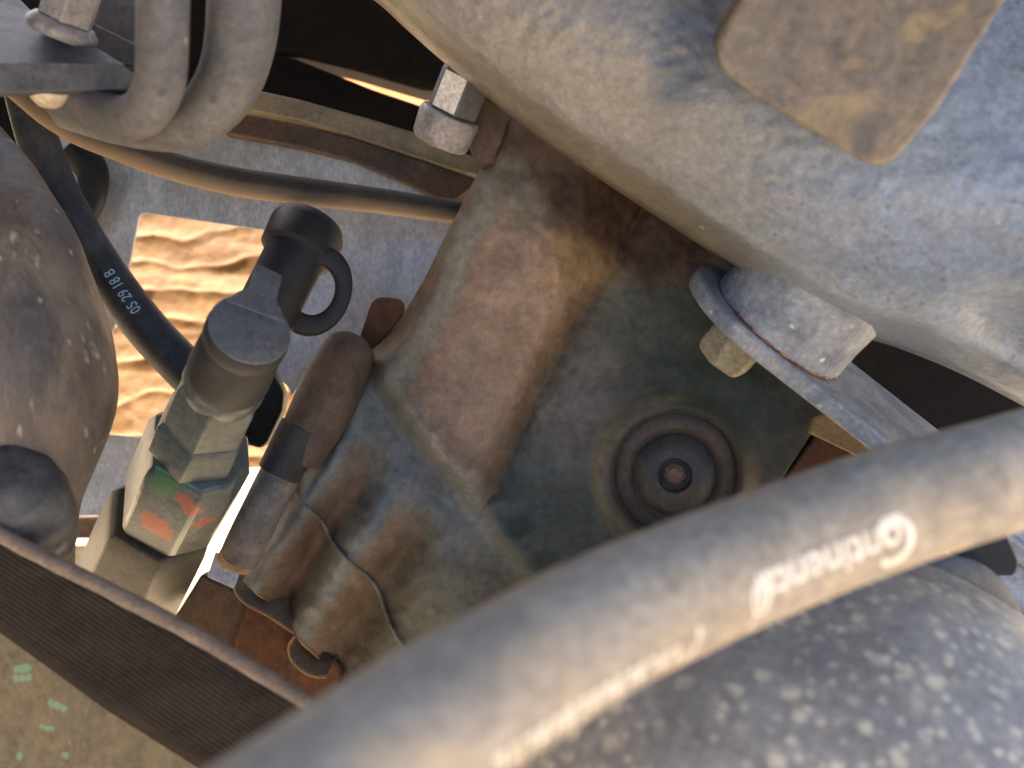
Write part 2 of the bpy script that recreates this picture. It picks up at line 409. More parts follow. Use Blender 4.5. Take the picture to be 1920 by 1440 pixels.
fw_ = box('shade_wall', Vector((-0.80, 0.10, -0.05)), (Vector((1,0,0)), Vector((0,1,0)), Vector((0,0,1))), (0.02, 0.75, 0.38), M['shade_black'], None, 0.003)  # added out of view to cut the light from the left
tag(fw_, 'unseen dark wall added to block light from the left side', kind='structure')

# ------------------------------------------------------------------ crumpled sheet and things behind the panel
def crumple():
    V = []; F = []
    nu, nv = 170, 200
    x0, x1, y0, y1 = 110, 640, 350, 880
    dn = (-FW * 0.55 + UP * 0.83)
    for j in range(nv + 1):
        for i in range(nu + 1):
            x = lerp(x0, x1, i / nu); y = lerp(y0, y1, j / nv)
            d = 0.735 - 0.095 * (j / nv)
            p = C(x, y, d)
            w = 30 * nz(x, y, 3.1, 0.0045) + 14 * nz(x, y, 8.2, 0.016)
            ph = (y + w + 0.05 * (x - 350)) / 62.0 * 2 * math.pi
            rid = (1 - abs(math.sin(ph / 2))) ** 2.2
            vd = mnoise.voronoi(Vector((x * 0.0065 + 0.4 * nz(x, y, 1.0, 0.02), y * 0.0155, 4.2)))[0]
            h = 0.0034 * rid * (0.3 + 1.0 * abs(nz(x, y, 5, 0.008))) + 0.0026 * nz(x * 0.5, y * 1.3, 9.0, 0.012) + 0.0020 * (vd[1] - vd[0]) + 0.0004 * fbm(x, y, 0.05, 2)
            V.append(p + dn * h)
    W = nu + 1
    for j in range(nv):
        for i in range(nu):
            F.append((j*W+i, j*W+i+1, (j+1)*W+i+1, (j+1)*W+i))
    base = len(V)
    for k in range(base): V.append(V[k] + FW * 0.0012)
    for f in list(F): F.append(tuple(base + q for q in reversed(f)))
    return obj('crumpled_sheet', V, F, M['paper'], sharp=60)
tag(crumple(), 'crumpled orange tan sheet lit by sun behind the panel opening', 'sheet')

bd = prism('orange_board', [(420, 40, .90), (960, 60, .90), (960, 260, .78), (420, 220, .78)], 0.01, M['orange_board'])
tag(bd, 'rough orange strip lit by sun below the black block', 'board')
bk = prism('dark_gap_fill', [(-150, -160), (1080, -160), (1080, 180), (900, 175), (790, 166), (660, 128), (560, 104), (470, 96), (440, 205), (300, 215), (-150, 215)], 0.03, M['black'], d=0.60, bevel=0.004)  # black shape put in for the dark void at the top
tag(bk, 'added black block standing for the deep shade in the gap at the top', 'block')
bk2 = prism('dark_slot_fill', [(1380, 480), (2100, 480), (2100, 1010), (1600, 1000), (1400, 940)], 0.06, M['black'], d=0.60, bevel=0.004)  # black shape put in for the deep shade of the slot
tag(bk2, 'added black block standing for the dark slot behind the flange plate', 'block')

# galvanised panel with opening
pn = thing('sheet_metal_panel', 'grey galvanised panel with a large cut opening behind the hoses', 'panel', C(500, 700, 0.57))
outer = [(90, 200), (480, 235), (900, 300), (900, 560), (600, 690), (562, 722), (548, 742), (537, 722), (512, 706), (500, 690), (490, 760), (478, 835), (330, 850), (300, 960), (60, 972), (60, 600)]
hole = rounded([(262, 398), (515, 434), (560, 470), (520, 640), (470, 760), (340, 826), (170, 812), (190, 700), (200, 650), (222, 590), (246, 480)], [14, 6, 20, 20, 20, 8, 10, 20, 20, 20, 10])
prism('panel_sheet', outer, 0.002, M['galv'], pn, d=0.575, bevel=0.0005, hole=hole)
for q in ((452, 421, 8), (346, 406, 4), (270, 398, 6)):
    lathe('clip', C(q[0], q[1], 0.574), -FW, [(0, q[2]*S*0.57), (0.001, q[2]*S*0.57), (0.002, 0)], M['black_rubber'], pn, seg=12)
# lower rails seen left of the fitting
rl = prism('cross_rail', [(60, 972), (330, 968), (330, 1006), (60, 1012)], 0.02, M['rail_brown'], d=0.59)
tag(rl, 'dark brown cross rail under the galvanised panel', 'rail')
rl = prism('cream_strip', [(60, 1022), (320, 1016), (300, 1100), (60, 1110)], 0.01, M['cream'], d=0.61)
tag(rl, 'cream coloured strip low beside the bottom fitting nut', 'strip')

# rails above the panel
r1 = prism('rail', [(430, 158, .545), (560, 186, .545), (690, 222, .55), (790, 252, .55), (900, 300, .555), (905, 332, .555), (870, 322, .555), (780, 290, .55), (650, 248, .55), (560, 224, .545), (430, 200, .545)], 0.012, M['rail_green'], None, bevel=0.001)
tag(r1, 'olive dusty metal rail running behind the white marked bolt', 'rail')
r2 = prism('rail', [(420, 205, .558), (560, 231, .558), (660, 257, .56), (790, 300, .56), (900, 336, .565), (885, 352, .565), (845, 384, .565), (760, 342, .56), (660, 300, .56), (560, 275, .558), (420, 250, .558)], 0.010, M['rail_brown'], None, bevel=0.001)
tag(r2, 'brown rusty rail just above the dusty black cable', 'rail')

r3 = prism('rail', [(430, 84, .60), (545, 107, .60), (600, 128, .60), (700, 168, .60), (780, 195, .60), (900, 242, .60), (900, 300, .60), (780, 262, .60), (650, 216, .60), (430, 170, .60)], 0.010, M['black'], None, bevel=0.001)
tag(r3, 'black rail between the orange strip and the olive rail', 'rail')
# black grommet behind the printed hose
P, R = path4([(140, 280, .56, 34), (172, 320, .56, 30), (172, 370, .56, 26), (150, 420, .56, 24)], 8)
V, F = tube_geo(P, R, 20); tag(obj('rubber_grommet', V, F, M['black_rubber'], None, sharp=60), 'black curved rubber grommet half hidden by the printed hose', 'grommet')

# ------------------------------------------------------------------ upper right casting with pad, boss, slotted flange and bolt
E = [(-60, 600), (0, 700), (55, 762), (110, 824), (165, 892), (222, 962), (295, 1062), (355, 1152), (420, 1252), (482, 1345), (545, 1440), (612, 1560), (655, 1690), (700, 1800), (762, 1920), (850, 2080)]
ey = [e[0] for e in E]; ex = [e[1] for e in E]
def Eat(v):
    s = v * (len(E) - 1); i = min(int(s), len(E) - 2); t = s - i
    # smooth through the points
    g = lambda k: Vector((ex[max(0, min(len(E)-1, k))], ey[max(0, min(len(E)-1, k))]))
    p0, p1, p2, p3 = g(i-1), g(i), g(i+1), g(i+2)
    q = 0.5 * ((2*p1) + (p2-p0)*t + (2*p0-5*p1+4*p2-p3)*t*t + (3*p1-p0-3*p2+p3)*t**3)
    return (q.x, q.y)
BT = 1250.0; BD = Vector((0.50, -0.866))
def cL(v): return Eat(v)
def cR(v):
    e = Eat(v); return (e[0] + BD.x * BT, e[1] + BD.y * BT)
def cdepth(x, y, u, v):
    t = u * BT
    s = smooth(0.45, 1.0, v)
    d = 0.462 - 0.012 * math.sqrt(max(0, 1 - (1 - min(1, t/22.0))**2)) - 0.012 * smooth(20, 60, t)
    w = min(1.0, t / 420.0)
    d -= lerp(0.055, 0.085, s) * math.sqrt(max(0.0, 1 - (1 - w) ** 2))
    d += 0.06 * smooth(350, 1200, t) * (t/1200)
    # concave step towards the lower edge on the right
    d += 0.024 * smooth(0.80, 0.90, v) * math.exp(-((t - 105) / 75.0) ** 2)
    d += 0.0012 * fbm(x, y, 0.008) + 0.0004 * fbm(x, y, 0.05)
    return d
def blend(c, k, f): return tuple(lerp(a, b, f) for a, b in zip(c, k))
def zone(x, y, cx, cy, rx, ry, rot, soft=0.6, warp=26):
    x += warp * fbm(x, y, 0.012, 1.7); y += warp * fbm(x, y, 0.012, 6.2)
    a = math.radians(rot); dx, dy = x - cx, y - cy
    p = (dx * math.cos(a) + dy * math.sin(a)) / rx; q = (-dx * math.sin(a) + dy * math.cos(a)) / ry
    return 1 - smooth(1 - soft, 1 + soft, math.hypot(p, q))
def ccol(x, y, u, v):
    c = (120, 122, 124)
    c = blend(c, (118, 121, 123), zone(x, y, 1250, 330, 300, 90, 33, 0.7))
    c = blend(c, (132, 129, 126), zone(x, y, 1050, 120, 220, 120, 30, 0.7))
    c = blend(c, (138, 152, 170), smooth(1200, 1650, x) * 0.95)  # bluer to the right: sky light put into the paint colour
    c = blend(c, (86, 94, 106), zone(x, y, 1290, 95, 50, 110, 20, 0.5, 20))  # dark recess shade beside the pad, put into the colour
    c = blend(c, (122, 116, 98), 0.8 * (1 - smooth(20, 60, u * BT)) * (1 - smooth(1300, 1500, x)))
    n = fbm(x, y, 0.03, 4.0)
    c = blend(c, (112, 110, 106), max(0, min(1, n * 0.16)))
    c = blend(c, (170, 168, 165), max(0, min(1, -n * 0.14)))
    return c
cst = thing('axle_casting', 'large grey pitted casting with brown pad crossing the upper right corner', 'casting', C(1500, 650, 0.44))
relief('casting_body', cL, cR, 150, 190, cdepth, M['casting'], cst, thick=0.09, colf=ccol, back=(FW + img(0.5, -0.866) * 0.75).normalized())
po = rounded([(1322, 118), (1655, 330), (1760, 205), (1880, 10), (1990, -140), (1500, -200)], [80, 60, 10, 10, 30, 30], 8)
po = [(x, y, 0.352 - 0.00004 * (x - 1322)) for x, y in po]
prism('pad', po, 0.035, M['pad'], cst, bevel=0.006, seg=4, sharp=60, direction=(FW + img(0.35, -0.93) * 0.40).normalized())
# flange plate, in its own plane under the boss
e1 = img(0.79, 0.613); nim = img(0.613, -0.79)
e2 = (FW * math.cos(math.radians(25)) + nim * math.sin(math.radians(25))).normalized()
NF = e1.cross(e2).normalized()
if NF.dot(nim) < 0: NF = -NF
F0 = C(1440, 652, 0.425)
def fp(a, b, c=0.0): return F0 + e1 * a + e2 * b + NF * c
tb = 0.0075
outl = [(-0.002 + 0.036*math.cos(math.pi*(1.5 - k/14.0)), 0.034 + 0.034*math.sin(math.pi*(1.5 - k/14.0))) for k in range(15)]
outl = [(0.17, 0.0)] + outl + [(0.045, 0.066), (0.17, 0.064)]
V = [fp(a, b, 0) for a, b in outl] + [fp(a, b, -tb) for a, b in outl]
n = len(outl)
F = [tuple(range(n)), tuple(reversed(range(n, 2*n)))] + [(k, (k+1) % n, n + (k+1) % n, n + k) for k in range(n)]
obj('flange_plate', V, F, M['galv_paint'], cst, bevel=0.0012)
bc = fp(0.0035, 0.034)
rb = 0.0312
boss = lathe('boss', bc + NF*0.0004, NF, [(0, rb), (0.012, rb*0.98), (0.026, rb*1.0), (0.034, rb*1.03), (0.042, rb*1.05)], M['galv_paint'], cst, seg=56, bevel=0.0)
V, F = tube_geo([bc + NF*0.0008 + (e1*math.cos(a) - e2*math.sin(a)) * (rb + 0.0002) for a in [math.pi*(0.02 + 0.72*k/40) for k in range(41)]], [0.0007 * (0.1 + 0.7*abs(math.sin(k*0.7))) for k in range(41)], 8)
obj('rusty_seam', V, F, M['rust_line'], boss)
bb = fp(-0.008, 0.020, -tb)
bolt = lathe('bolt_head', bb, -NF, [(0, 0.0125), (0.013, 0.0125), (0.0155, 0.0105)], M['bolt_yellow'], cst, seg=6, rot=0.3, bevel=0.0018)
dk = tube('rubber_stub', [(1960, -60, .40, 60), (1955, 40, .40, 56), (1975, 130, .41, 50)], M['black_rubber'])
tag(dk, 'black rubber stub at the top right edge beside the brown pad', 'stub')
# things below the flange
ts = prism('tan_strip', [(1528, 782, .475), (1560, 770, .475), (1760, 890, .47), (1730, 930, .47), (1600, 850, .475), (1520, 812, .475)], 0.006, M['tan_strip'])
tag(ts, 'tan painted strip tucked under the slotted flange plate', 'strip')
ts = prism('rust_brace', [(1530, 815, .50), (1640, 850, .50), (1720, 930, .50), (1440, 960, .50), (1470, 900, .50)], 0.02, M['rust_brown'])
tag(ts, 'dark rusty brace between the casing and the tan strip', 'brace')

# ------------------------------------------------------------------ central gearbox housing
hs = thing('gearbox_housing', 'weathered brown and green cast housing with ribbed skirt in the centre', 'housing', C(800, 1150, 0.5))
HLt = [(120, 1020), (190, 985), (240, 944), (300, 908), (380, 868), (450, 832), (530, 792), (600, 750), (640, 712), (680, 676), (720, 645), (760, 618), (800, 595), (860, 566), (905, 545), (950, 520), (1000, 495), (1050, 470), (1085, 455), (1115, 482), (1140, 530), (1165, 546), (1200, 562), (1232, 598), (1268, 608), (1300, 590), (1420, 520)]
HRt = [(120, 1420), (300, 1480), (480, 1500), (620, 1545), (770, 1545), (900, 1462), (1000, 1400), (1100, 1300), (1200, 1150), (1300, 1000), (1420, 850)]
def hL(v): y = lerp(120, 1420, v); return (interp(HLt, y), y)
def hR(v): y = lerp(120, 1420, v); yy = min(1420, y); return (interp(HRt, yy), y)
TU = Vector((-0.465, 0.885)); TW = Vector((0.885, 0.465)); B0 = Vector((672, 728)); Bb = Vector((0.62, 0.784)); Bq = Vector((-0.784, 0.62))
PL = Vector((1265, 890))
def hcoord(x, y):
    wx = x + 15 * fbm(x, y, 0.008, 2.2); wy = y + 15 * fbm(x, y, 0.008, 7.7)
    p = Vector((wx, wy)) - Vector((905, 300)); w = p.dot(TW); l = p.dot(TU)
    b = Vector((wx, wy)) - B0; pb = b.dot(Bb); q = b.dot(Bq)
    return w, l, pb, q
RIBS = [(900, -0.9), (940, -0.5), (982, 1.0), (1050, -1.0), (1112, 1.0), (1195, -1.0), (1268, 0.35), (1500, 0.35)]
RCOL = [(900, (112, 92, 76)), (945, (122, 108, 94)), (982, (126, 132, 130)), (1012, (140, 121, 103)), (1050, (108, 86, 66)), (1076, (98, 98, 92)), (1112, (124, 132, 132)), (1152, (142, 119, 98)), (1190, (100, 84, 66)), (1225, (92, 90, 80)), (1270, (100, 104, 96)), (1500, (92, 96, 90))]  # rust tones, with lit and dark groove walls put into the colour
def ribc(x, y):
    x += 10 * fbm(x, y, 0.009, 4.4); y += 10 * fbm(x, y, 0.009, 5.1)
    return 0.85 * x + 0.53 * y
def rib_h(x, y):
    c = ribc(x, y)
    for (a, h0), (b, h1) in zip(RIBS, RIBS[1:]):
        if c <= b: return lerp(h0, h1, smooth(a, b, c))
    return RIBS[-1][1]
def rib_col(x, y):
    c = ribc(x, y)
    for (a, k0), (b, k1) in zip(RCOL, RCOL[1:]):
        if c <= b: return blend(k0, k1, smooth(a, b, c))
    return RCOL[-1][1]
def hdepth(x, y, u, v):
    w, l, pb, q = hcoord(x, y)
    d = 0.515 - 0.00001 * (x - 900)
    tubem = smooth(-5, -60, q)           # tube only above the ridge
    tube_h = 0.037 * math.sqrt(max(0, 1 - ((w - 138) / 168.0) ** 2))
    side = 0.016 * smooth(255, 330, w)
    d -= tubem * (math.log(math.exp(tube_h * 110) + math.exp(side * 110)) / 110 - 0.0045)
        # ridge band and ribs below
    d -= 0.017 * smooth(-115, 0, q) * (1 - 0.35 * smooth(20, 200, q))
    d -= 0.0105 * rib_h(x, y) * smooth(15, 150, q)
    d += 0.018 * smooth(110, 420, q)
    r = (Vector((x, y)) - PL).length
    d -= 0.006 * (1 - smooth(128, 165, r)); d += 0.009 * (1 - smooth(108, 126, r))
    # upper boss step where the casing meets the bolt ear
    d -= 0.006 * smooth(330, 250, y) * smooth(250, 120, w)
    d += 0.0016 * fbm(x, y, 0.009, 3) + 0.0003 * fbm(x, y, 0.05, 5)
    d += 0.010 * smooth(22, -4, w) * tubem
    return d
def hcol(x, y, u, v):
    w, l, pb, q = hcoord(x, y)
    c = (98, 95, 85)
    c = blend(c, (66, 75, 68), zone(x, y, 1330, 680, 190, 170, 0, 0.7))  # green-grey plate, its shade darkened into the colour
    c = blend(c, (116, 108, 98), zone(x, y, 1060, 800, 110, 170, 20, 0.7))
    c = blend(c, (78, 88, 84), zone(x, y, 1040, 1000, 200, 110, 20, 0.7))
    tubem = smooth(10, -75, q)
    pink = smooth(40, 95, w) * smooth(325, 260, w) * tubem
    c = blend(c, (166, 138, 116), pink * (0.85 + 0.2 * fbm(x, y, 0.01, 2)))
    c = blend(c, (146, 142, 128), smooth(14, 40, w) * smooth(85, 55, w) * tubem * 0.9)
    c = blend(c, (98, 76, 54), smooth(30, 10, w) * tubem * 0.8)  # dark left strip of the tube's shading, put into the colour
    c = blend(c, (110, 84, 56), math.exp(-((w - 290) / 26.0) ** 2) * tubem * 0.6)  # shadow in the valley beside the tube, put into the colour
    c = blend(c, (140, 116, 76), zone(x, y, 1090, 480, 70, 60, 0, 0.6) * 0.8)
    c = blend(c, (118, 116, 98), zone(x, y, 985, 370, 60, 60, 0, 0.7) * 0.8)
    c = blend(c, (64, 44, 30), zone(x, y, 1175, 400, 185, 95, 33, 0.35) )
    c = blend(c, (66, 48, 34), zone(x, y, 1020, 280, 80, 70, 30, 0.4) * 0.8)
    c = blend(c, (110, 106, 96), zone(x, y, 960, 330, 26, 60, -20, 0.5) * 0.7)
    blue = smooth(-95, 0, q)
    c = blend(c, (122, 129, 128), blue * 0.9 * smooth(480, 330, pb))
    c = blend(c, (100, 106, 110), zone(x, y, 760, 830, 120, 40, 50, 0.6) * 0.7)
    c = blend(c, rib_col(x, y), smooth(20, 110, q) * smooth(640, 480, pb) * 0.9)
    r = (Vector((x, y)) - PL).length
    c = blend(c, (152, 144, 116), math.exp(-((r - 145) / 14.0) ** 2) * smooth(0.1, -0.8, (x - PL.x + y - PL.y) / 200) * 0.8)  # light on the ring's upper left, painted as a pale crescent
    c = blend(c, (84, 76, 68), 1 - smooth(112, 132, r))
    c = blend(c, (104, 76, 62), 0.2 * smooth(0.30, 0.5, nz(x, y, 3.3, 0.04)))
    n = fbm(x, y, 0.02, 8.0)
    c = blend(c, (84, 80, 72), max(0, min(1, n * 0.16)))
    c = blend(c, (164, 154, 138), max(0, min(1, -n * 0.12)))
    return c
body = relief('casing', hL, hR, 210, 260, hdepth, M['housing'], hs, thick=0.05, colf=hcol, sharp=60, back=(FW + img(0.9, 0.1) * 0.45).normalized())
# inspection plug
kp = 0.51 * S; pc = C(PL.x, PL.y, 0.500); pax = img(-0.10, 0.05, -1.0)
lathe('plug_ring', pc, pax, [(-.010, 128*kp), (-0.004, 126*kp), (0.0005, 116*kp), (0.0025, 102*kp), (0.0022, 88*kp), (0.0, 78*kp), (-.004, 60*kp)], M['plug_rust'], hs, seg=56)
pg = lathe('plug', pc, pax, [(-.004, 76*kp), (0.0005, 75*kp), (0.0030, 66*kp), (0.0045, 50*kp), (0.0050, 38*kp), (0.0046, 32*kp), (-0.001, 28*kp), (-.001, 0)], M['plug'], hs, seg=48)
lathe('plug_dirt', pc + pax*(-0.001), pax, [(0, 24*kp), (0.002, 21*kp), (0.0036, 12*kp), (0.0032, 0)], M['pink_dirt'], pg, seg=9)
# thin gasket lip running down the skirt
gp = [(545, 896), (556, 925), (580, 955), (604, 978), (622, 1012), (650, 1048), (690, 1082), (708, 1105), (722, 1145), (742, 1190), (775, 1240)]
gP = catmull([C(x, y, hdepth(x, y, 0, 0) - 0.0015) for x, y in gp], 8)
V, F = tube_geo(gP, [0.0009] * len(gP), 8)
obj('gasket_lip', V, F, M['grey_rod'], hs)
# folded shield edges at the foot of the skirt
def shell(name, pts, depth_w, mt, parent):
    """thin curved sheet: a bent edge line carried back from the viewer"""
    w = catmull([C(x, y, d) for x, y, d in pts], 8)
    V = []; F = []
    dv = (FW * 0.9 + img(0.45, -0.89) * 0.45).normalized()
    th = 0.0011
    nn = len(w)
    for i, p in enumerate(w):
        a = w[max(0, i-1)]; b = w[min(nn-1, i+1)]
        nrm = (b - a).cross(dv).normalized()
        for s in (0.0, 1.0):
            for k in range(3):
                V.append(p + dv * depth_w * k / 2 + nrm * th * s)
    for i in range(nn - 1):
        a = i*6; b = (i+1)*6
        F += [(a, a+1, b+1, b), (a+1, a+2, b+2, b+1), (a+3, b+3, b+4, a+4), (a+4, b+4, b+5, a+5), (a, b, b+3, a+3), (a+2, a+5, b+5, b+2)]
    F += [(0, 3, 4, 1), (1, 4, 5, 2), ((nn-1)*6, (nn-1)*6+1, (nn-1)*6+4, (nn-1)*6+3), ((nn-1)*6+1, (nn-1)*6+2, (nn-1)*6+5, (nn-1)*6+4)]
    return obj(name, V, F, mt, parent, sharp=50)
for lip in ([(455, 1062, .523), (440, 1088, .522), (442, 1112, .521), (462, 1134, .521), (500, 1154, .521), (552, 1188, .521)],
            [(552, 1192, .520), (541, 1212, .520), (545, 1236, .519), (562, 1255, .518), (585, 1268, .518), (612, 1270, .518)]):
    shell('shield_fold', lip, 0.030, M['grey_rod'], hs)
    ew = catmull([C(x, y, d - 0.0004) for x, y, d in lip], 8); V, F = tube_geo(ew, [0.00045]*len(ew), 8); obj('lit_fold_edge', V, F, M['tan_strip'], hs)  # thin pale tube paints the ground bounce along the fold's rim
sk = [(456, 1086), (484, 1115), (512, 1130), (532, 1142), (547, 1167), (562, 1200), (584, 1222), (600, 1236)]
ew = catmull([C(x, y, hdepth(x, y, 0, 0) - 0.0002) for x, y in sk], 8); V, F = tube_geo(ew, [0.0005]*len(ew), 8); obj('lit_fold_edge', V, F, M['tan_strip'], hs)  # same bounce-lit rim, painted along the skirt's lower edge

# bolt ear with white marked bolt
ear = prism('bolt_ear', rounded([(846, 118), (930, 190), (1010, 240), (960, 300), (905, 310), (880, 270)], 14), 0.03, M['brown_steel'], hs, d=0.492, bevel=0.003)
wb = thing('marked_bolt', 'grey hex bolt with white paint mark above the rails', 'bolt', C(830, 262, 0.47))
bax = (img(0.42, -0.90) * 0.86 - FW * 0.30).normalized()
kb = 0.475 * S
bA = C(826, 262, 0.485)
lathe('washer_flange', bA, bax, [(-.002, 50*kb), (0, 56*kb), (0.010, 60*kb), (0.0125, 57*kb), (0.0128, 44*kb)], M['bolt_grey'], wb, seg=40, bevel=0.0006)
hx = lathe('hex_head', bA + bax*0.0128, bax, [(0, 52*kb), (0.017, 52*kb), (0.019, 46*kb)], M['bracket'], wb, seg=6, rot=0.30, bevel=0.0010)
x_ = (-FW - bax * (-FW).dot(bax)).normalized(); y_ = bax.cross(x_)
an = 0.30 + math.pi/6 - math.pi/3
nrm = x_*math.cos(an) + y_*math.sin(an); tan_ = bax.cross(nrm)
# pick the facet that faces the viewer's left
best = None
for k in range(6):
    a = 0.30 + math.pi/6 + k*math.pi/3
    nn_ = x_*math.cos(a) + y_*math.sin(a)
    sc = nn_.dot(-FW)*1.0 + nn_.dot(-RT)*0.6
    if best is None or sc > best[0]: best = (sc, nn_)
nrm = best[1]; tan_ = bax.cross(nrm)
apo = 52*kb*math.cos(math.pi/6)
cen = bA + bax*(0.0128+0.009) + nrm*(apo + 0.0003)
box('paint_mark', cen, (bax, tan_, nrm), (0.0080, 0.0054, 0.0003), M['white_paint'], wb, 0.0002)

# ------------------------------------------------------------------ rods and ears left of the housing
rd = thing('sleeved_rod', 'brown and grey rod with dark sleeve between fitting and housing', 'rod', C(430, 1060, 0.5))
tube('upper_barrel', [(668, 632, .50, 22), (660, 648, .499, 46), (642, 688, .497, 56), (612, 748, .495, 58), (576, 820, .493, 52), (555, 858, .493, 46)], M['brown_steel'], rd, rough=0.02)
tube('sleeve', [(567, 802, .489, 42), (545, 845, .489, 42), (523, 888, .489, 41)], M['dark_sleeve'], rd, seg=32)
tube('lower_rod', [(535, 868, .494, 38), (500, 940, .495, 38), (465, 1010, .496, 38), (446, 1050, .497, 36)], M['grey_rod'], rd, rough=0.015)
lathe('end_collar', C(447, 1042, .497), img(-0.42, 0.9), [(0, 35*S*.497), (.004, 35*S*.497), (.006, 30*S*.497)], M['tan_strip'], rd, seg=24)
tag(prism('blue_tab', [(403, 1036), (455, 1052), (438, 1104), (388, 1082)], 0.003, M['blue_tab'], d=0.512, bevel=0.0006), 'small pale blue square tab at the foot of the sleeved rod', 'tab')
er = prism('rusty_ear', rounded([(700, 555), (760, 560), (745, 660), (660, 690), (672, 640)], 22), 0.010, M['rust_brown'], d=0.515, bevel=0.002)
tag(er, 'rust red rounded ear behind the top of the sleeved rod', 'bracket')
bs_ = prism('rubber_strip', [(505, 690), (532, 735), (528, 770), (500, 828), (488, 842), (437, 826), (455, 780)], 0.012, M['black_rubber'], d=0.515, bevel=0.002)
tag(bs_, 'black rubber strip behind the upper nut of the fitting', 'strip')
bp_ = prism('brown_plate', [(378, 1074), (446, 1108), (470, 1140), (560, 1200), (600, 1330), (480, 1290), (318, 1170)], 0.012, M['brown_steel'], d=0.535, bevel=0.002)
tag(bp_, 'dark brown plate below the skirt beside the white gap', 'plate')
bp_ = prism('rust_plate', [(470, 1120), (560, 1180), (640, 1250), (640, 1360), (430, 1290), (440, 1200)], 0.010, M['rust_brown'], d=0.527, bevel=0.002)
tag(bp_, 'rust orange plate low under the folded shield edges', 'plate')

# ------------------------------------------------------------------ hydraulic test fitting
ft = thing('test_fitting', 'grey metal hydraulic fitting with green and orange paint and dusty cap', 'fitting', C(240, 1130, 0.51))
Q0 = C(264, 1050, 0.535); Q1 = C(468, 618, 0.395); fax = (Q1 - Q0).normalized(); FLn = (Q1 - Q0).length
def at_img(py):           # axis parameter whose picture row is py
    lo, hi = -0.09, FLn + 0.03
    for _ in range(40):
        m_ = (lo + hi) / 2; p = Q0 + fax * m_
        d = p.dot(FW); yy = 720 - p.dot(UP) / d / S
        if yy > py: lo = m_
        else: hi = m_
    return lo
def rad(t, rpx): return rpx * S * (Q0 + fax * t).dot(FW)
def fprof(lst): return [(at_img(py), rad(at_img(py), r)) for py, r in lst]
lathe('lower_nut', Q0, fax, fprof([(1120, 92), (1112, 104), (990, 106), (972, 103), (966, 95)]), M['nut_dark'], ft, seg=6, rot=0.35, up=-((Q0 + Q1) / 2).normalized(), bevel=0.0008, sharp=25)
tocam = -((Q0 + Q1) / 2).normalized()
fx = (tocam - fax * tocam.dot(fax)).normalized(); fy = fax.cross(fx)      # towards the viewer, to the right
sec = [(-98, -40), (-56, 80), (50, 94), (104, 50), (114, -20), (90, -80), (-58, -86)]
bV = []; bF = []
for py, sc_ in ((966, 0.80), (950, 0.95), (858, 1.0), (838, 0.90)):
    t_ = at_img(py); k_ = rad(t_, 1.0) * sc_
    bV += [Q0 + fax * t_ + fy * a_ * k_ + fx * b_ * k_ for a_, b_ in sec]
ns_ = len(sec)
for j in range(3):
    for k in range(ns_): bF.append((j*ns_+k, j*ns_+(k+1) % ns_, (j+1)*ns_+(k+1) % ns_, (j+1)*ns_+k))
bF += [tuple(reversed(range(ns_))), tuple(range(3*ns_, 4*ns_))]
lathe('body_neck', Q0, fax, fprof([(1000, 64), (985, 68), (960, 68), (945, 64)]), M['olive_metal'], ft, seg=40)
bodyo = obj('fitting_body', bV, bF, M['olive_metal'], ft, bevel=0.0014, sharp=25)
un = lathe('upper_nut', Q0, fax, fprof([(840, 78), (836, 88), (796, 88), (788, 82)]), M['olive_metal'], ft, seg=6, rot=0.05, up=tocam, bevel=0.0006, sharp=25)
lathe('adapter_hex', Q0, fax, fprof([(790, 76), (786, 83), (728, 83), (720, 78)]), M['olive_metal'], ft, seg=6, rot=0.05, up=tocam, bevel=0.0006, sharp=25)
lathe('nut_collar', Q0, fax, fprof([(735, 70), (722, 77), (708, 77), (702, 70)]), M['olive_metal'], ft, seg=40)
cp = lathe('dust_cap', Q0, fax, fprof([(716, 60), (712, 70), (706, 76), (698, 79), (680, 78), (652, 77), (648, 74), (643, 74), (639, 79), (626, 80), (622, 78), (619, 70)]), M['cap_skirt'], ft, seg=56, bevel=0.0)
tt = at_img(618.5)
lathe('cap_top', Q0, fax, [(tt - 0.0005, rad(tt, 77)), (tt + 0.0007, rad(tt, 78)), (tt + 0.0012, rad(tt, 74)), (tt + 0.0012, 0)], M['cap_grey'], cp, seg=56)
# strap tab on the top of the cap, in the plane of the disc
tu = (UP * 0.93 + RT * 0.36); tu = (tu - fax * tu.dot(fax)).normalized(); tv = fax.cross(tu)
tc_ = Q0 + fax * (tt + 0.0004); kq = rad(tt, 1.0)
def tabpt(a, b, c): return tc_ + tu * a * kq + tv * b * kq + fax * c
tab = [(40, -58), (66, -44), (84, -30), (150, -27), (156, 28), (92, 26), (72, 42), (40, 60)]
V = [tabpt(a, b, 0.0016) for a, b in tab] + [tabpt(a, b, -0.0005) for a, b in tab]
n = len(tab)
F = [tuple(range(n)), tuple(reversed(range(n, 2*n)))] + [(k, (k+1) % n, n + (k+1) % n, n + k) for k in range(n)]
obj('strap_tab', V, F, M['cap_grey'], cp, bevel=0.0004)
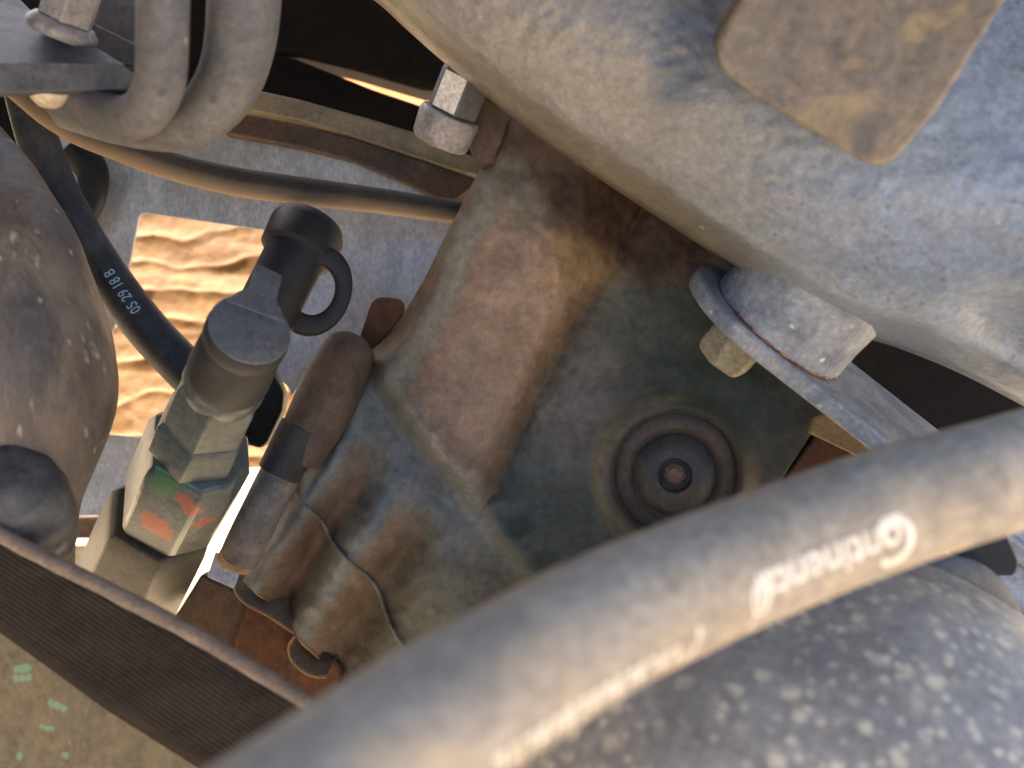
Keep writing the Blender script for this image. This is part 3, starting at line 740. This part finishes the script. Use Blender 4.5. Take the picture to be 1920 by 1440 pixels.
# painted marks: blobs in the object space of the body, where they lie on its surface
from mathutils.bvhtree import BVHTree
bw = WL[bodyo.name]; tree = BVHTree.FromPolygons(bV, bF)
def surf(px, py):
    h = tree.ray_cast(Vector((0, 0, 0)), C(px, py, 1.0).normalized())
    return tuple((h[0] if h[0] is not None else C(px, py, 0.46)) - bw)
om = mat('fitting_metal_with_paint', (106, 113, 108), (88, 95, 91), 60, 0.34, metal=0.15, bump=0.3, bscale=220, dust=(124, 128, 120), dust_amt=0.2,
         blobs=((surf(322, 892), 0.0085, (74, 116, 74), 0.75), (surf(302, 915), 0.006, (86, 132, 84), 0.6),
                (surf(292, 985), 0.0085, (178, 88, 58), 0.8), (surf(345, 940), 0.0045, (178, 96, 66), 0.75), (surf(362, 960), 0.0045, (178, 96, 66), 0.75),
                (surf(380, 980), 0.0045, (178, 96, 66), 0.75)))
bodyo.data.materials[0] = om

# second cap on its loop
dc = thing('dust_cap', 'black rubber dust cap with loop strap behind the dusty cap', 'cap', C(490, 580, 0.49))
D0 = C(505, 575, 0.475); D1 = C(580, 425, 0.495); dax = (D1 - D0).normalized(); DL = (D1 - D0).length; kd = 0.485 * S
lathe('cap_body', D0, dax, [(-0.008, 50*kd), (-0.006, 56*kd), (DL*0.55, 57*kd), (DL*0.62, 60*kd), (DL*0.66, 70*kd), (DL*0.94, 73*kd), (DL*1.02, 66*kd), (DL*1.04, 40*kd), (DL*1.05, 0)], M['black_rubber'], dc, seg=48)
rc = C(590, 545, 0.482)
ra = img(0.30, 0.0, -1.0)
ru = (img(0.35, -0.94) - ra * img(0.35, -0.94).dot(ra)).normalized(); rv = ra.cross(ru)
V = []; F = []
nr, ns = 56, 12
for i in range(nr):
    a = 2*math.pi*i/nr
    for k in range(ns):
        b = 2*math.pi*k/ns
        rr_ = 1.0
        ca = math.copysign(abs(math.cos(b))**0.6, math.cos(b)); sa = math.copysign(abs(math.sin(b))**0.6, math.sin(b))
        R_ = 55*kd + 17*kd*ca
        V.append(rc + (ru*math.cos(a)*1.22 + rv*math.sin(a)*0.95)*R_ + ra*(10*kd*sa))
for i in range(nr):
    for k in range(ns):
        F.append((i*ns+k, ((i+1)%nr)*ns+k, ((i+1)%nr)*ns+(k+1)%ns, i*ns+(k+1)%ns))
obj('loop_strap', V, F, M['black_rubber'], dc, sharp=60)

# ------------------------------------------------------------------ writing wrapped round a hose
def text_mesh(body, size, fat=0.008):
    cu = bpy.data.curves.new('text', 'FONT'); cu.body = body; cu.size = size; cu.align_x = 'LEFT'
    cu.offset = size * fat
    o = bpy.data.objects.new('text', cu); scene.collection.objects.link(o)
    dg = bpy.context.evaluated_depsgraph_get(); dg.update()
    me = bpy.data.meshes.new_from_object(o.evaluated_get(dg))
    bm = bmesh.new(); bm.from_mesh(me)
    ys = [v.co.y for v in bm.verts]; xs = [v.co.x for v in bm.verts]
    for k in range(1, 8):
        y = min(ys) + (max(ys) - min(ys)) * k / 8
        bmesh.ops.bisect_plane(bm, geom=bm.verts[:] + bm.edges[:] + bm.faces[:], plane_co=(0, y, 0), plane_no=(0, 1, 0))
    for k in range(1, 30):
        x = min(xs) + (max(xs) - min(xs)) * k / 30
        bmesh.ops.bisect_plane(bm, geom=bm.verts[:] + bm.edges[:] + bm.faces[:], plane_co=(x, 0, 0), plane_no=(1, 0, 0))
    bm.verts.index_update()
    V = [v.co.copy() for v in bm.verts]; F = [tuple(v.index for v in f.verts) for f in bm.faces]
    bm.free(); bpy.data.objects.remove(o, do_unlink=True); bpy.data.curves.remove(cu)
    return V, F
def wrap(V, P, R, s0, ang0, lift=0.00025, sx=1.0, flip=False):
    """letters run along the path backwards from arclength s0; ang0 turns round the hose away from the viewer's side"""
    T, N, B = frames(P)
    acc = [0.0]
    for a, b in zip(P, P[1:]): acc.append(acc[-1] + (b - a).length)
    out = []
    for v in V:
        s = s0 + sx * v.x
        i = 0
        while i < len(acc) - 2 and acc[i+1] < s: i += 1
        t = (s - acc[i]) / (acc[i+1] - acc[i])
        p = P[i].lerp(P[i+1], t); r = lerp(R[i], R[i+1], t)
        Tn = T[i].lerp(T[i+1], t).normalized(); 
        toc = (-p).normalized()
        n_ = (toc - Tn * toc.dot(Tn)).normalized(); b_ = Tn.cross(n_)
        a = ang0 - v.y / r
        out.append(p + (n_ * math.cos(a) + b_ * math.sin(a)) * (r + lift))
    return out
def arclen_at(P, px, py):
    acc = 0; best = (1e9, 0)
    for i, p in enumerate(P):
        if i: acc += (p - P[i-1]).length
        d = p.dot(FW); x = 960 + p.dot(RT)/d/S; y = 720 - p.dot(UP)/d/S
        e = math.hypot(x - px, y - py)
        if e < best[0]: best = (e, acc)
    return best[1]

# ------------------------------------------------------------------ hose with date print
ph = thing('printed_hose', 'thin black hose with pale blue date print hanging beside the bulging duct', 'hose', C(400, 740, 0.5))
hp = [(430, 775, .515, 42), (370, 715, .512, 41), (290, 632, .508, 40), (240, 570, .504, 39), (195, 505, .50, 38), (150, 435, .495, 38), (105, 350, .49, 38), (75, 275, .485, 38), (52, 195, .48, 37), (30, 110, .475, 36), (10, 20, .47, 36)]
P, R = path4(hp, 10)
V, F = tube_geo(P, R, 32, True, 0.012, 40)
hz = obj('hose_tube', V, F, M['hose_black'], ph, sharp=60)
tv_, tf_ = text_mesh('05 29 18 B', 0.0069)
s0 = arclen_at(P, 252, 590)
tw = wrap(tv_, P, R, s0, 0.0)
mid_ = sum((v.y for v in tv_)) / len(tv_)
tw = wrap([Vector((v.x * 0.74, v.y - mid_, 0)) for v in tv_], P, R, s0, 0.10, 0.0003)
obj('printed_lettering', tw, tf_, M['print_blue'], ph, smoothing=False)

# ------------------------------------------------------------------ left duct and neck
du = tube('air_duct', [(-60, 232, .45, 30), (-60, 262, .445, 70), (-58, 320, .44, 112), (-50, 400, .435, 150), (-42, 490, .43, 190), (-38, 590, .43, 222), (-34, 690, .43, 240), (-32, 780, .43, 236), (-28, 870, .43, 205), (-15, 960, .435, 158), (0, 1040, .44, 134), (10, 1100, .44, 125)], M['duct'], None, n=14, seg=72, rough=0.014, rs=22)
tag(du, 'bulging dusty brown rubber duct at the left edge', 'duct')
nk = tube('rubber_neck', [(-190, 905, .40, 92), (-90, 900, .40, 92), (-10, 908, .40, 94), (35, 945, .402, 96), (50, 1000, .41, 88), (52, 1060, .42, 78), (50, 1120, .43, 70)], M['neck'], None, n=14, seg=56, rough=0.02, rs=50,
          ring=lambda i, k: 1 + 0.012 * math.sin(i * 1.1))
tag(nk, 'black ribbed rubber neck bending down in front of the brown duct', 'hose')

dkp = prism('black_backing', [(-150, 120), (60, 140), (120, 330), (100, 480), (-150, 480)], 0.006, M['black'], d=0.60)  # added black sheet filling the dark background here
tag(dkp, 'added black backing for the dark area behind the top of the brown duct', 'wall')
# ------------------------------------------------------------------ lower left beam and green panel
fb = thing('frame_beam', 'dark coated steel beam with dusty lip crossing the lower left corner', 'beam', C(250, 1300, 0.37))
prism('beam_web', [(-200, 905, .385), (0, 1012, .38), (110, 1070, .378), (350, 1192, .37), (570, 1322, .362), (760, 1430, .355), (600, 1560, .360), (390, 1432, .368), (200, 1315, .376), (0, 1172, .384), (-200, 1040, .39)], 0.022, M['beam_dark'], fb, bevel=0.002, direction=(FW + img(-0.5, 0.85)*0.7).normalized())
tube('beam_lip', [(-200, 898, .388, 17), (0, 1005, .383, 17), (110, 1062, .381, 17), (350, 1184, .373, 17), (570, 1314, .365, 17), (760, 1422, .358, 17)], M['beam_lip'], fb, seg=14, rough=0.10, rs=120)
gpn = prism('green_panel', [(-250, 1010, .375), (0, 1160, .392), (200, 1300, .386), (400, 1425, .378), (560, 1560, .36), (300, 1800, .41), (-250, 1800, .41)], 0.006, M['green_panel'], bevel=0.001)
gw = WL[gpn.name]
gt = BVHTree.FromPolygons([v.co + gw for v in gpn.data.vertices], [tuple(p.vertices) for p in gpn.data.polygons])
def gsurf(px, py):
    h = gt.ray_cast(Vector((0, 0, 0)), C(px, py, 1.0).normalized()); return tuple((h[0] if h[0] is not None else C(px, py, .38)) - gw)
gpn.data.materials[0] = mat('dusty_green_panel_chipped', (118, 106, 82), (100, 92, 72), 40, 0.75, bump=0.25, bscale=400, dust=(138, 126, 96), dust_amt=0.4, specks=((300, 0.25, (168, 150, 116), 0.1),),
    blobs=[(gsurf(x, y), r * 0.85, (118, 158, 130), 0.75) for x, y, r in ((30, 1256, .0020), (40, 1254, .0022), (50, 1252, .0020), (28, 1272, .0018), (40, 1273, .0020), (52, 1271, .0018), (94, 1319, .0018), (106, 1323, .0020), (118, 1328, .0018), (78, 1363, .0013), (88, 1366, .0014), (97, 1366, .0011), (36, 1418, .0018), (122, 1416, .0018))])
tag(gpn, 'dusty green panel with mint paint chips in the bottom left corner', 'panel')
# ------------------------------------------------------------------ upper left bracket, bolt, bent hoses, cable
bk_ = thing('bracket', 'dark painted steel bracket ledge in the top left corner', 'bracket', C(100, 175, 0.40))
prism('bracket_edge', rounded([(-200, 118), (222, 118), (258, 140), (262, 166), (-200, 178)], [2, 10, 14, 8, 2]), 0.006, M['bracket'], bk_, d=0.39, bevel=0.0012)
prism('bracket_top', [(-200, 120, .392), (236, 122, .392), (150, 70, .43), (60, 20, .45), (-20, -60, .47), (-200, -60, .47)], 0.004, M['bracket'], bk_, bevel=0.0006, direction=img(0, 1))
prism('bracket_riser', [(150, 30, .435), (270, 90, .42), (270, 130, .415), (170, 110, .42)], 0.004, M['dark_sleeve'], bk_, bevel=0.0006)
tag(prism('grey_plate', [(165, -60), (275, -60), (275, 100), (175, 42)], 0.006, M['hose_grey'], d=0.45, bevel=0.001), 'grey plate behind the bolt and the left bent hose', 'plate')
fb_ = thing('flange_bolt', 'light grey flange bolt standing on the top left bracket', 'bolt', C(120, 70, 0.41))
fax2 = (img(0.42, -0.90) * 0.9 - FW * 0.25).normalized(); kf = 0.41 * S; fA = C(116, 58, 0.412)
lathe('flange_washer', fA, fax2, [(-.002, 62*kf), (0, 66*kf), (0.0015, 65*kf), (0.004, 54*kf)], M['bolt_grey'], fb_, seg=40)
lathe('hex_head', fA + fax2*0.004, fax2, [(0, 53*kf), (0.013, 53*kf), (0.0145, 47*kf), (0.0146, 30*kf)], M['bolt_grey'], fb_, seg=6, rot=0.35, bevel=0.0006)
lathe('thread_end', fA + fax2*0.0196, fax2, [(0, 32*kf), (0.020, 32*kf), (0.022, 28*kf)], M['bolt_grey'], fb_, seg=24)
kn = lathe('cream_button', C(95, 168, .40), img(0.25, 0.95, -0.15), [(0, 38*S*.4), (0.002, 38*S*.4), (0.0045, 30*S*.4), (0.0062, 14*S*.4), (0.0066, 0)], M['cream'], None, seg=28)
tag(kn, 'cream plastic button under the bracket ledge', 'button')

h1 = tube('bent_hose', [(310, -120, .36, 50), (306, 0, .36, 49), (304, 100, .362, 48), (298, 160, .366, 47), (272, 208, .374, 45), (228, 222, .386, 42), (180, 205, .40, 40), (120, 185, .42, 40)], M['hose_grey'], None, n=12, seg=40, rough=0.012, rs=60)
tag(h1, 'left of two grey bent hoses, thinner and nearer the bolt', 'hose', group='grey bent hoses')
h2 = tube('bent_hose', [(462, -120, .385, 70), (458, 0, .385, 68), (450, 80, .387, 65), (430, 150, .39, 60), (390, 206, .395, 54), (335, 236, .40, 47), (270, 238, .408, 42), (200, 225, .42, 40), (130, 205, .44, 38)], M['hose_grey'], None, n=12, seg=44, rough=0.012, rs=60)
tag(h2, 'right of two grey bent hoses, thicker, beside the black gap', 'hose', group='grey bent hoses')
cb = tube('cable', [(-40, 90, .45, 30), (70, 190, .46, 30), (140, 240, .468, 28), (230, 279, .475, 26), (330, 314, .485, 26), (450, 342, .495, 27), (560, 357, .505, 26), (700, 375, .515, 24), (850, 396, .53, 22), (980, 412, .54, 21)], M['hose_cable'], None, n=12, seg=28, rough=0.03, rs=90)
tag(cb, 'dusty black cable sagging across from bracket to housing', 'cable')

# ------------------------------------------------------------------ lower right: speckled bellows and clip
def superell(name, cpx, cpy, d, ax, ay, az, ex_, mt):
    V = []; F = []
    nu, nv = 96, 56
    cen = C(cpx, cpy, d)
    f = lambda c, e: math.copysign(abs(c) ** (2.0/e), c)
    for j in range(nv + 1):
        th = -math.pi/2 + math.pi * j / nv
        for i in range(nu):
            phi = 2*math.pi*i/nu
            dx = f(math.cos(th), ex_)*f(math.cos(phi), ex_); dy = f(math.cos(th), ex_)*f(math.sin(phi), ex_); dz = f(math.sin(th), 2.0)
            p = cen + RT*ax*dx + UP*ay*dy + FW*az*dz
            p += (p - cen).normalized() * 0.0012 * mnoise.fractal(p*30, 0.9, 2, 3)
            V.append(p)
    for j in range(nv):
        for i in range(nu):
            F.append((j*nu+i, j*nu+(i+1)%nu, (j+1)*nu+(i+1)%nu, (j+1)*nu+i))
    return obj(name, V, F, mt, None, sharp=70)
bw_ = superell('rubber_bellows', 1450, 1550, 0.375, 600*S*.375, 525*S*.375, 0.10, 2.5, M['bellows'])
tag(bw_, 'large grey rubber bellows speckled with cream mud in the lower right', 'bellows')
cl_ = prism('black_clip', rounded([(1780, 1030), (1880, 985), (1912, 1055), (1905, 1080), (1870, 1080), (1850, 1100), (1800, 1060)], 10), 0.006, M['black_rubber'], d=0.40, bevel=0.001)
tag(cl_, 'black clip poking out between bellows and foreground hose', 'clip')
lb = tube('grey_pipe', [(1680, 1075, .385, 30), (1760, 1070, .388, 32), (1830, 1085, .392, 30), (1880, 1140, .40, 28), (1900, 1230, .41, 28)], M['hose_grey'], None)
tag(lb, 'short grey pipe behind the top of the speckled bellows', 'pipe')
lp_ = prism('blue_plate', [(1840, 940), (2050, 900), (2050, 1400), (1900, 1300), (1880, 1120)], 0.006, M['galv_paint'], d=0.43)
tag(lp_, 'blue grey painted plate at the right edge behind the clip', 'plate')

# ------------------------------------------------------------------ foreground hose with worn print
fh = thing('hydraulic_hose', 'thick dusty tan hose with worn cream print crossing the foreground', 'hose', C(1100, 1300, 0.25))
fpts = []
for (x, y, r) in [(2180, 800, 102), (2050, 838, 105), (1920, 878, 108), (1660, 955, 114), (1400, 1053, 121), (1250, 1115, 127), (1100, 1186, 134), (836, 1342, 150), (684, 1442, 158), (490, 1582, 172), (300, 1730, 185)]:
    fpts.append((x, y, 0.30 * 108.0 / r, r))
P, R = path4(fpts, 14)
V, F = tube_geo(P, R, 64, True, 0.008, 35)
obj('hose_tube', V, F, M['hose_dusty'], fh, sharp=60)
kt = 0.27 * S
s0 = arclen_at(P, 1622, 968)
def put(txt, size, s, ang, yoff=0, sx=1.0, shear=0.0):
    v, f = text_mesh(txt, size, 0.022)
    v = [Vector(((q.x + shear*q.y) * sx, q.y + yoff, 0)) for q in v]
    obj('worn_lettering', wrap(v, P, R, s0 + s, ang, 0.0003), f, M['print_cream'], fh, smoothing=False)
ANG = -0.50
put('C', 142*kt, -14*kt, ANG, -44*kt, 0.85)
put('ontinental', 88*kt, 18*kt, ANG, -32*kt, 1.0)
# round emblem after the name: ring with a small tail
def strokes(name, lines, width):
    V = []; F = []
    for ln in lines:
        b = len(V)
        for i, (x, y) in enumerate(ln):
            x2, y2 = ln[min(i+1, len(ln)-1)]; x1, y1 = ln[max(0, i-1)]
            dx, dy = x2 - x1, y2 - y1; l = math.hypot(dx, dy) or 1
            nx, ny = -dy/l*width/2, dx/l*width/2
            V += [Vector((x+nx, y+ny, 0)), Vector((x-nx, y-ny, 0))]
        for i in range(len(ln) - 1):
            F.append((b+2*i, b+2*i+1, b+2*i+3, b+2*i+2))
    return V, F
ring_ = [(20*math.cos(a) , 30*math.sin(a)) for a in [2*math.pi*k/28 for k in range(29)]]
tail = [(10 + k*2.0, 28 + k*5) for k in range(7)]
v, f = strokes('emblem', [ring_, tail], 11)
sE = arclen_at(P, 1335, 1080)
v = [Vector((q.x*kt, q.y*kt + 2*kt, 0)) for q in v]
obj('worn_emblem', wrap(v, P, R, sE, ANG - 0.08, 0.0003), f, M['print_cream'], fh, smoothing=False)
# second, illegible worn line of print: broken strokes only
random.seed(11)
lines = []
hook = [(0, -40), (-3, -24), (-2, -8), (6, 6), (18, 16), (34, 20)]
lines.append([(a, b) for a, b in hook])
x = 44
for k in range(15):
    w = random.uniform(16, 24)
    lines.append([(x, -18), (x + 3, -4), (x + 2, 14)])
    lines.append([(x + 2, -16), (x + w*0.6, -18), (x + w*0.7, -8)])
    if k % 2: lines.append([(x + w*0.65, -12), (x + w*0.7, 4), (x + w*0.4, 14)])
    x += w + 9
v, f = strokes('worn', lines, 9)
sW = arclen_at(P, 1215, 1130)
v = [Vector((q.x*kt, q.y*kt, 0)) for q in v]
obj('worn_lettering', wrap(v, P, R, sW, ANG - 0.42, 0.0003), f, M['print_cream'], fh, smoothing=False)
